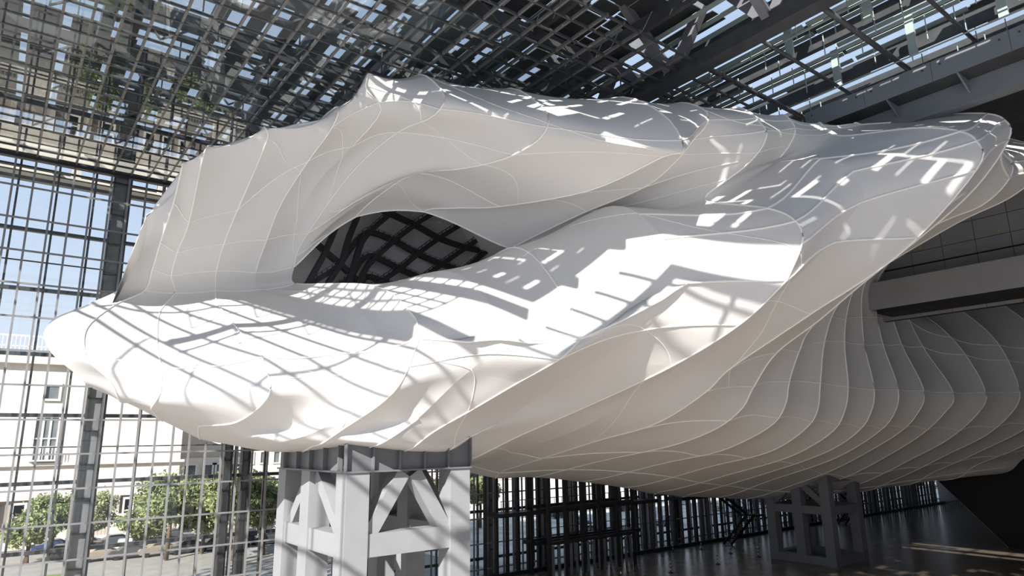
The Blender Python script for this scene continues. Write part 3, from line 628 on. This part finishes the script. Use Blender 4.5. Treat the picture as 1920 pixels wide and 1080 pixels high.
p2_ = tag(empty('dark_pier', (64, 38, 0)), 'shadowed dark steel pier on the polished floor beneath the ribbed cloud', 'pier')
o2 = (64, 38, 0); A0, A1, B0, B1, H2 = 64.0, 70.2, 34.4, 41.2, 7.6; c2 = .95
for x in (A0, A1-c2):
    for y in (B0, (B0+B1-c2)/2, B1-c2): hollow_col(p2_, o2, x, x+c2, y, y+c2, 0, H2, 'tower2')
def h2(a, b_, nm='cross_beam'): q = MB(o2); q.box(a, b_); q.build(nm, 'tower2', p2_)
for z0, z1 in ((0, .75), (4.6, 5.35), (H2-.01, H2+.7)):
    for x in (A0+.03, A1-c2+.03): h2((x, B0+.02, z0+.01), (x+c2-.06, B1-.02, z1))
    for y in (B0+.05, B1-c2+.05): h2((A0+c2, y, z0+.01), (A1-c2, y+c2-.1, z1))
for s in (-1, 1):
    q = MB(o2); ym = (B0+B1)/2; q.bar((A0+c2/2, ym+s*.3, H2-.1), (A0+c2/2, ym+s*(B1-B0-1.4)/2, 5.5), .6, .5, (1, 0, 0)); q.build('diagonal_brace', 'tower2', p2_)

# --- black raked mass at the right
wd_ = tag(empty('raked_block', (88, 30, 0)), 'matt black raked block rising from the floor at the right corner', 'block')
pa = atX(1758, 900, 88); pb = atX(1920, 1054, 88); dy, dz = pa[1]-pb[1], pa[2]-pb[2]
b = MB((88, 30, 0)); b.prism([(pa[1]+dy*1.2, pa[2]+dz*1.2), (pa[1]+dy*1.2-14, pa[2]+dz*1.2), (-12, 8), (-12, .0), (pb[1]-dy*pb[2]/dz, 0)], 0, 88, 110)
b.build('rake', 'dark', wd_)
b = MB((88, 30, 0)); q0 = np.array([87.95, pa[1]+dy, pa[2]+dz]); q1 = np.array([87.95, pb[1], pb[2]]); b.bar(q0, q1, .06, .06); b.build('edge_trim', 'tower2', wd_)

# ------------------------------------------------------------------ floor furniture and stairs
#@@SMALL
def barrier(px, py, label):
    p = atZ(px, py, 0); t = tag(empty('barrier_post', (p[0], p[1], 0)), label, 'barrier', 'black and white barrier posts on the dark floor')
    b = MB(); b.tube([(0, 0, 0), (0, 0, .05)], .24, 14); b.build('base', 'black', t, True)
    for k in range(6):
        b = MB(); b.tube([(0, 0, .05+k*.16), (0, 0, .05+(k+1)*.16)], .045, 8); b.build('band', 'white' if k % 2 else 'black', t, True)
BP = [(911, 1077, 'striped barrier post nearest the pale pier'), (995, 1062, 'left one of the two striped posts near the far glass wall base'), (1014, 1062, 'right one of the two striped posts near the far glass wall base'),
      (1105, 1048, 'striped barrier post in front of the left stair foot'), (1165, 1096, 'striped barrier post at the very bottom edge'), (1188, 1035, 'striped barrier post right under the zigzag stair'),
      (1258, 1074, 'foremost striped barrier post on the open floor'), (1262, 1034, 'striped barrier post farthest back near the wall'), (1315, 1030, 'striped barrier post just left of the row before the dark pier'),
      (1346, 1058, 'striped barrier post standing alone centre floor'), (1370, 1038, 'striped barrier post behind the lone centre one'), (1422, 1044, 'striped barrier post beside the left foot of the dark pier')]
for a in BP: barrier(*a)
def stair(x, label, w_=1.0, n=3):
    t = tag(empty('zigzag_stair', (x, 50, 0)), label, 'stair', 'zigzag stairs along the far glass wall')
    h = 2.9; L = 5.0
    for k in range(n):
        s = 1 if k % 2 == 0 else -1; xa = -s*L/2; xb = s*L/2; za_, zb_ = k*h, (k+1)*h; yy_ = (.9 if k % 2 else -.9)*.6
        for e_ in (-.5, .5):
            b = MB(); b.bar((xa, yy_+e_, za_+.05), (xb, yy_+e_, zb_-.05), .07, .32); b.build('stringer', 'rib', t)
            b = MB(); b.bar((xa, yy_+e_, za_+1.0), (xb, yy_+e_, zb_+.95), .05, .05); b.build('handrail', 'rib', t)
        b = MB(boxo := (0, 0, 0))
        m_ = 15
        for q in range(m_):
            f = (q+.5)/m_; cx = xa+(xb-xa)*f; cz = za_+(zb_-za_)*f; b.box((cx-.15, yy_-.47, cz-.02), (cx+.15, yy_+.47, cz+.02))
        b.build('treads', 'dsteel', t)
        b = MB(); b.box((min(xb, xb+s*1.4), -1.3, zb_-.22), (max(xb, xb+s*1.4), 1.3, zb_-.02)); b.build('landing', 'rib', t)
    return t
stair(71, 'black zigzag steel stair right of centre behind the glass grid'); stair(97, 'black zigzag steel stair behind the dark pier')
# service galleries of the far wall, in front of the glass
for i, (xa, xb, z, lab) in enumerate(((37, 47, 9.0, 'upper dark gallery deck beside the pale pier'), (37, 58, 5.6, 'long dark gallery deck at mid height of the far wall'), (41, 55, 2.9, 'low dark gallery deck above the floor by the far wall'), (58, 100, 8.7, 'long high gallery deck linking the zigzag stairs'), (62, 92, 5.5, 'gallery deck at the middle landings of the zigzag stairs'))):
    t = tag(empty('gallery_deck', (xa, 50.6, z)), lab, 'gallery')
    b = MB((xa, 50.6, z)); b.box((xa, 50.2, z-.35), (xb, 52.2, z)); b.build('deck', 'rib', t)
    for y in (50.25,):
        b = MB((xa, 50.6, z)); b.bar((xa, y, z+1.05), (xb, y, z+1.05), .06); b.build('handrail', 'dsteel', t)
        b = MB((xa, 50.6, z))
        for x in np.arange(xa+.1, xb, .9): b.box((x-.02, y-.02, z), (x+.02, y+.02, z+1.05))
        b.build('baluster', 'dsteel', t)
sh = tag(empty('lift_shaft', (46, 50, 0)), 'dark framed lift shaft standing against the far glass wall', 'lift shaft')
for x in (41, 43, 45.2, 47.4, 49.8, 52):
    for y in (48.4, 50.9):
        b = MB((46, 50, 0)); b.box((x-.13, y-.13, 0), (x+.13, y+.13, 9)); b.build('post', 'rib', sh)
for z in (2.9, 5.9, 8.8):
    for y in (48.4, 50.9): b = MB((46, 50, 0)); b.box((41, y-.1, z-.15), (52, y+.1, z+.15)); b.build('rail', 'rib', sh)
for x in np.arange(41.3, 52, .72):
    b = MB((46, 50, 0)); b.box((x-.02, 48.38, 0), (x+.3, 48.42, 2.7)); b.build('cladding_panel', 'girder', sh)
# dense dark posts on the inside of the far wall, right portion
sc_ = tag(empty('wall_screen', (60, 51.8, 0)), kind='structure')
for x in np.arange(36.5, 132, 1.24):
    wv = random.choice((.12, .2, .28)); b = MB((60, 51.8, 0)); b.box((x-wv/2, 51.75, 0), (x+wv/2, 52.1, 31)); b.build('screen_post', 'rib', sc_)
b = MB((60, 51.8, 0)); b.box((20, 51.6, 0), (X1, 52.2, .35)); b.build('plinth', 'rib', sc_)
# balustrade at far right
bl = tag(empty('balustrade', (100, 47, 0)), 'low dark balustrade of thin bars along the far floor edge', 'balustrade')
b = MB((100, 47, 0)); b.bar((96, 47.5, 1.1), (133, 47.5, 1.1), .08); b.build('handrail', 'rib', bl)
for x in np.arange(96, 133, .8): b = MB((100, 47, 0)); b.box((x-.03, 47.47, 0), (x+.03, 47.53, 1.1)); b.build('baluster', 'rib', bl)

# ------------------------------------------------------------------ outside
#@@OUTSIDE
b = MB(); b.box((-150, WY+.3, -.6), (260, 330, -.1)); tag(b.build('ground', 'asphalt'), kind='structure')
b = MB(); b.box((40, 57, -.1), (260, 172, -.07)); tag(b.build('street_bright_sheet', 'street_bright'), kind='structure')  # pale sheet added to brighten the shaded street behind the stairs
b = MB(); b.box((-20, 58, -.1), (9, 82, .02)); tag(b.build('lawn', 'grass'), 'sunlit green lawn strip between the glass wall and the parked cars', 'lawn', kind='stuff')
BY = 112.0
def bz(px, py): return atY(px, py, BY)[2]
bld = tag(empty('office_building', (0, BY, 0)), 'broad cream stone building with tall balconied windows beyond the glass', 'building')
bo = (0, BY, 0)
xr = atY(338, 860, BY)[0]; zc = bz(60, 640+30); zt_ = bz(60, 655)
z_str = bz(200, 865); z_brown = bz(200, 930)
b = MB(bo); b.box((-60, BY, z_brown), (xr, BY+30, zc)); b.build('wall', 'beige', bld)
b = MB(bo); b.box((-60, BY-.02+.5, 0), (xr, BY+30, z_brown)); b.build('base_wall', 'brown', bld)
b = MB(bo); b.box((-60, BY-.9, zc-.9), (xr+.9, BY+30, zc+.3)); b.build('cornice', 'beige', bld)
b = MB(bo); b.box((-60, BY-.5, z_str-.35), (xr+.5, BY, z_str)); b.build('string_course', 'beige', bld)
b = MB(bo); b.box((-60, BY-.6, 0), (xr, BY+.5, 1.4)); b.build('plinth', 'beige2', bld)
b = MB(bo)
for x in np.arange(-40, xr, .5): b.box((x-.04, BY+3, zc+.3), (x+.04, BY+3.1, zc+3.2))
b.box((-40, BY+3, zc+3.2), (xr, BY+3.1, zc+3.4)); b.box((-40, BY+3, zc+1.8), (xr, BY+3.1, zc+1.9)); o = b.build('roof_railing', 'frame', bld); o['kind'] = 'stuff'
def window(par, off, x0, x1, z0, z1, y, nx, nz, balc=False):
    b = MB(off); b.box((x0, y-.02, z0), (x1, y+.12, z1)); f = b.build('window', 'win', par)
    b = MB(off); fw = .28
    b.box((x0-fw, y-.3, z0-fw), (x0, y+.1, z1+fw)); b.box((x1, y-.3, z0-fw), (x1+fw, y+.1, z1+fw)); b.box((x0, y-.3, z1), (x1, y+.1, z1+fw)); b.box((x0, y-.3, z0-fw), (x1, y+.1, z0))
    for k in range(1, nx): x = x0+(x1-x0)*k/nx; b.box((x-.12, y-.16, z0), (x+.12, y-.02, z1))
    for k in range(1, nz): z = z0+(z1-z0)*k/nz; b.box((x0, y-.14, z-.08), (x1, y-.02, z+.08))
    b.build('window_frame', 'frame', f)
    if balc:
        b = MB(off); b.box((x0-.3, y-1.0, z0-.2), (x1+.3, y, z0)); b.bar((x0-.3, y-.95, z0+1.7), (x1+.3, y-.95, z0+1.7), .1)
        for x in np.arange(x0-.3, x1+.35, .35): b.box((x-.04, y-.98, z0), (x+.04, y-.92, z0+1.7))
        b.build('balcony_rail', 'frame', f)
w1a, w1b = atY(68, 790, BY)[0], atY(110, 790, BY)[0]; pit = (w1a+w1b)/2-(atY(10, 790, BY)[0])
pit = 8.4
for k in range(-6, 1):
    xa = w1a+k*pit; xb = w1b+k*pit
    if xb < xr-.5: window(bld, bo, xa, xb, bz(80, 862), bz(95, 783), BY, 3, 2, True); window(bld, bo, xa+.6, xb-.4, bz(100, 748), bz(100, 722), BY, 1, 1)
for k, (xa, xb) in enumerate(((25, 45), (98, 122), (152, 168), (193, 213), (232, 245), (268, 282))):
    a, c = atY(xa, 955, BY+.5)[0], atY(xb, 955, BY+.5)[0]
    window(bld, bo, a, c, bz(100, 988), bz(100, 944), BY+.5, 1, 2)
for k in range(14):
    x = -40+k*4.6
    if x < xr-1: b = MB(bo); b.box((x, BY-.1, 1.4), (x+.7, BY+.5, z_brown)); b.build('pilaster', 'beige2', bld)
# side wing and farther block
b2 = tag(empty('far_building', (40, 165, 0)), 'paler building farther back with rows of narrow windows', 'building')
fo = (40, 165, 0); FY = 165.0
fx0 = atY(330, 830, FY)[0]; fz = atY(450, 770, FY)[2]
b = MB(fo); b.box((fx0-6, FY, 0), (fx0+55, FY+25, fz)); b.build('wall', 'beige', b2)
b = MB(fo); b.box((fx0-6, FY-.8, fz-1.2), (fx0+55.8, FY+25, fz+.4)); b.build('cornice', 'beige', b2)
zz0, zz1 = atY(480, 868, FY)[2], atY(480, 848, FY)[2]
for k in range(16):
    a = fx0+3+k*3.1
    for dz_ in (0, -6.5, -13, 6.5): window(b2, fo, a, a+1.3, zz0+dz_, zz1+dz_, FY, 1, 1)
b3 = tag(empty('wing_building', (18, 118, 0)), 'low cream wing with a sloping shadowed roof beside the broad building', 'building')
wo = (18, 118, 0)
wx0, wx1 = xr, atY(455, 880, 125)[0]; wz = atY(380, 858, 125)[2]
b = MB(wo); b.box((wx0, 124, 0), (wx1, 150, wz)); b.build('wall', 'beige', b3)
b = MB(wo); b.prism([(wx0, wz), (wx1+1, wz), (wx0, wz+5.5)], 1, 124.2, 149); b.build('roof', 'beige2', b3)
for xa in (345, 382, 400, 430):
    a = atY(xa, 880, 124)[0]; window(b3, wo, a, a+1.7, atY(380, 892, 124)[2], atY(380, 872, 124)[2], 124, 1, 1)
# right side block seen under the cloud
b4 = tag(empty('street_building', (110, 175, 0)), 'long sunlit cream building far behind the dark stair wall', 'building')
b = MB((110, 175, 0)); b.box((89, 175, 0), (265, 195, 22)); b.build('wall', 'beige', b4)
for k in range(40): window(b4, (110, 175, 0), 92+k*4.3, 94+k*4.3, 3, 7, 175, 1, 1)
for k in range(40): window(b4, (110, 175, 0), 92+k*4.3, 94+k*4.3, 11, 15, 175, 1, 1)
# garden wall with railings behind the cars
gwl = tag(empty('garden_wall', (0, 104, 0)), 'cream boundary wall with grille openings behind the parked cars', 'wall')
b = MB((0, 104, 0)); b.box((-40, 104, 0), (60, 104.5, .9)); b.build('low_wall', 'beige', gwl)
for k in range(12):
    x = -34+k*8; b = MB((0, 104, 0)); b.box((x, 103.8, 0), (x+3.2, 104.6, 3.4)); b.build('pillar', 'beige', gwl)
    b = MB((0, 104, 0))
    for q in np.arange(x+3.5, x+8, .4): b.box((q-.04, 104.2, .9), (q+.04, 104.28, 3.2))
    b.build('grille', 'brown', gwl)

# roof edge frame outside the facade
rf = tag(empty('roof_parapet', (0, 57, 30)), 'beige roof edge frame with long openings outside the glass at upper left', 'parapet')
ro = (0, 57, 30); PY = 57.5
zt1, zt0 = atY(60, 283, PY)[2], atY(60, 325, PY)[2]
zz_a = zt1-.35; zz_b = zt0+.3
b = MB(ro); b.box((X0, PY, zz_a), (60, PY+.8, zt1+2)); b.build('top_band', 'concrete', rf)
b = MB(ro); b.box((X0, PY, zt0), (60, PY+.8, zz_b)); b.build('bottom_band', 'concrete', rf)
b = MB(ro); b.box((X0, PY+2.2, zz_b-.1), (60, PY+2.7, zz_b+.95)); b.build('rear_beam', 'dsteel', rf)
x = -9.2
for k in range(8): b = MB(ro); b.box((x+k*5.9, PY, zz_b), (x+k*5.9+.6, PY+.8, zz_a)); b.build('stub_post', 'concrete', rf)
for k in range(14):
    b = MB(ro); x = -10+k*4.4; b.box((x, PY-3.6, zt1+.5), (x+.25, PY, zt1+.8)); b.build('outrigger', 'dsteel', rf)

# trees: crown of many small leaf cards around limbs
def crown_mesh(name, rx, rz, n, m, seed, ls=.34):
    r = np.random.default_rng(seed); V = []; Fc = []
    cl_ = r.normal(size=(38, 3)); cl_ /= np.linalg.norm(cl_, axis=1)[:, None]; cl_ *= (r.random((38, 1))**.4)*.8
    for k in range(n):
        c = cl_[r.integers(38)]+r.normal(size=3)*.13
        c = c*np.array([rx, rx, rz]); a = r.normal(size=3); a /= np.linalg.norm(a); b_ = np.cross(a, r.normal(size=3)); b_ /= np.linalg.norm(b_)
        s_ = ls*(.6+.8*r.random()); i = len(V); V += [c-a*s_, c+b_*s_*.5, c+a*s_, c-b_*s_*.5]; Fc.append((i, i+1, i+2, i+3))
    me = bpy.data.meshes.new(name); me.from_pydata([tuple(v) for v in V], [], Fc); me.materials.append(M[m]); return me
CM = [crown_mesh('foliage', 4.2, 2.9, 7000, 'leaf', 1, .25), crown_mesh('foliage', 3.4, 3.1, 6000, 'leaf2', 2, .25), crown_mesh('foliage', 2.6, 2.0, 4000, 'leaf', 3, .22)]
def tree(px, y, h, kind, sc, label):
    x = atY(px, 950, y)[0]; t = tag(empty('street_tree', (x, y, 0)), label, 'tree')
    cz = h-2.8*sc
    b = MB(); b.tube([(0, 0, 0), (.1, 0, cz*.5), (0, .1, cz+1)], [.28*sc, .2*sc, .1*sc], 8); b.build('trunk', 'bark', t, True)
    b = MB()
    for k in range(5):
        a = k*1.3; b.tube([(0, 0, cz*.6), (math.cos(a)*.9*sc, math.sin(a)*.9*sc, cz), (math.cos(a)*1.9*sc, math.sin(a)*1.9*sc, cz+1.6*sc)], [.12, .08, .03], 5)
    b.build('branches', 'bark', t, True)
    link('foliage', CM[kind].copy() if False else CM[kind], t, (0, 0, cz), (0, 0, px*.7), (sc, sc, sc))
tree(62, 92, 6.6, 2, 1.1, 'leftmost small green tree in front of the cream building')
tree(105, 96, 7.2, 0, .8, 'light green tree below the first tall balconied window')
tree(178, 94, 6.8, 1, .8, 'thin tree between two white window frames left of centre')
tree(320, 84, 9.4, 0, 1.0, 'broad green tree in front of the low cream wing')
tree(275, 90, 6.6, 2, 1.1, 'low rounded tree left of the broad green tree')
tree(385, 86, 6.8, 1, .9, 'olive green tree right of the broad green tree')
tree(445, 78, 9.6, 0, 1.05, 'tall dense tree just left of the pale pier')
tree(497, 80, 8.8, 1, 1.1, 'dense tree partly hidden behind the pale pier')
tree(560, 84, 8.8, 0, 1.0, 'tree seen between the columns at the left of the pale pier')
tree(845, 80, 7.8, 0, .9, 'tree seen through the right bay of the pale pier')
tree(900, 82, 8.0, 1, .9, 'tree just right of the pale pier')
# parked cars
def car_mesh():
    pr = [(-2.1, .45), (-2.15, .75), (-1.95, .95), (-1.1, 1.02), (-.55, 1.42), (.75, 1.45), (1.5, 1.05), (2.05, .95), (2.15, .6), (2.1, .35), (-2.0, .3)]
    b = MB(); n = len(pr)
    for yy_, sc in ((-.85, 1), ): pass
    V = []
    for yv, k in ((-.86, .0), (-.72, 1.0), (.72, 1.0), (.86, .0)):
        for x, z in pr: V.append((x*(.985 if k == 0 else 1), yv, z if k else min(z, 1.0) if z > 1 else z))
    Fc = [tuple(range(n)), tuple(range(4*n-1, 3*n-1, -1))]
    for r in range(3):
        for i in range(n): Fc.append((r*n+i, (r+1)*n+i, (r+1)*n+(i+1) % n, r*n+(i+1) % n))
    return V, Fc
CV, CF = car_mesh()
wh = MB()
wh.tube([(0, -.1, 0), (0, .1, 0)], .32, 14); wme = bpy.data.meshes.new('wheel'); wme.from_pydata([tuple(v) for v in wh.V], [], wh.F); wme.materials.append(M['tyre'])
gm = MB(); gm.prism([(-1.0, 1.06), (-.52, 1.38), (.72, 1.41), (1.35, 1.08)], 1, -.80, .80); gme = bpy.data.meshes.new('windows'); gme.from_pydata([tuple(v) for v in gm.V], [], gm.F); gme.materials.append(M['carglass'])
CN = ['silver', 'white', 'dark grey', 'black', 'mid grey', 'dark blue', 'beige']
def car(x, y, rz, c, label):
    t = tag(empty('parked_car', (x, y, -.1)), label, 'car', 'cars parked in the street outside'); t.rotation_euler = (0, 0, rz)
    obj('body', CV, CF, 'car%d' % c, t); link('windows', gme, t)
    for sx in (-1.35, 1.35):
        for sy in (-.78, .78): link('wheel', wme, t, (sx, sy, .32))
k = 0
WHERE = ['at the far left', 'beside the left boundary pillar', 'below the second balconied window', 'left of the broad green tree', 'under the broad green tree', 'under the olive tree', 'left of the tall dense tree', 'under the tall dense tree', 'just left of the pale pier', 'behind the pale pier']
for row, (yy_, n0, rr) in enumerate(((100.5, 10, 0), (94, 9, 1.4), (88.5, 8, 0.1))):
    for i in range(n0):
        px_ = 95+i*58+row*22
        if row == 2: px_ = 190+i*52
        p = atY(px_, 1040, yy_); c = int(rng.integers(0, 7))
        car(p[0], yy_+rng.normal()*.3, rr+rng.normal()*.05, c, '%s car in the %s row, %s' % (CN[c], ('back', 'middle', 'front')[row], WHERE[min(i, 9)])); k += 1
SPOT = ['through the left end of the lift shaft', 'through the right end of the lift shaft', 'just right of the lift shaft', 'left of the first zigzag stair', 'behind the first zigzag stair', 'between the stair and the dark pier', 'behind the dark pier', 'just right of the dark pier', 'beyond the far balustrade']
for i in range(26):
    x = 62+i*5.2+rng.normal()*.5; yv = (66, 74, 84)[i % 3]; c = int(rng.integers(0, 7))
    car(x, yv, rng.normal()*.08+(0, 1.5, .1)[i % 3], c, '%s car, %s street row, seen %s' % (CN[c], ('nearest', 'middle', 'farthest')[i % 3], SPOT[i // 3]))
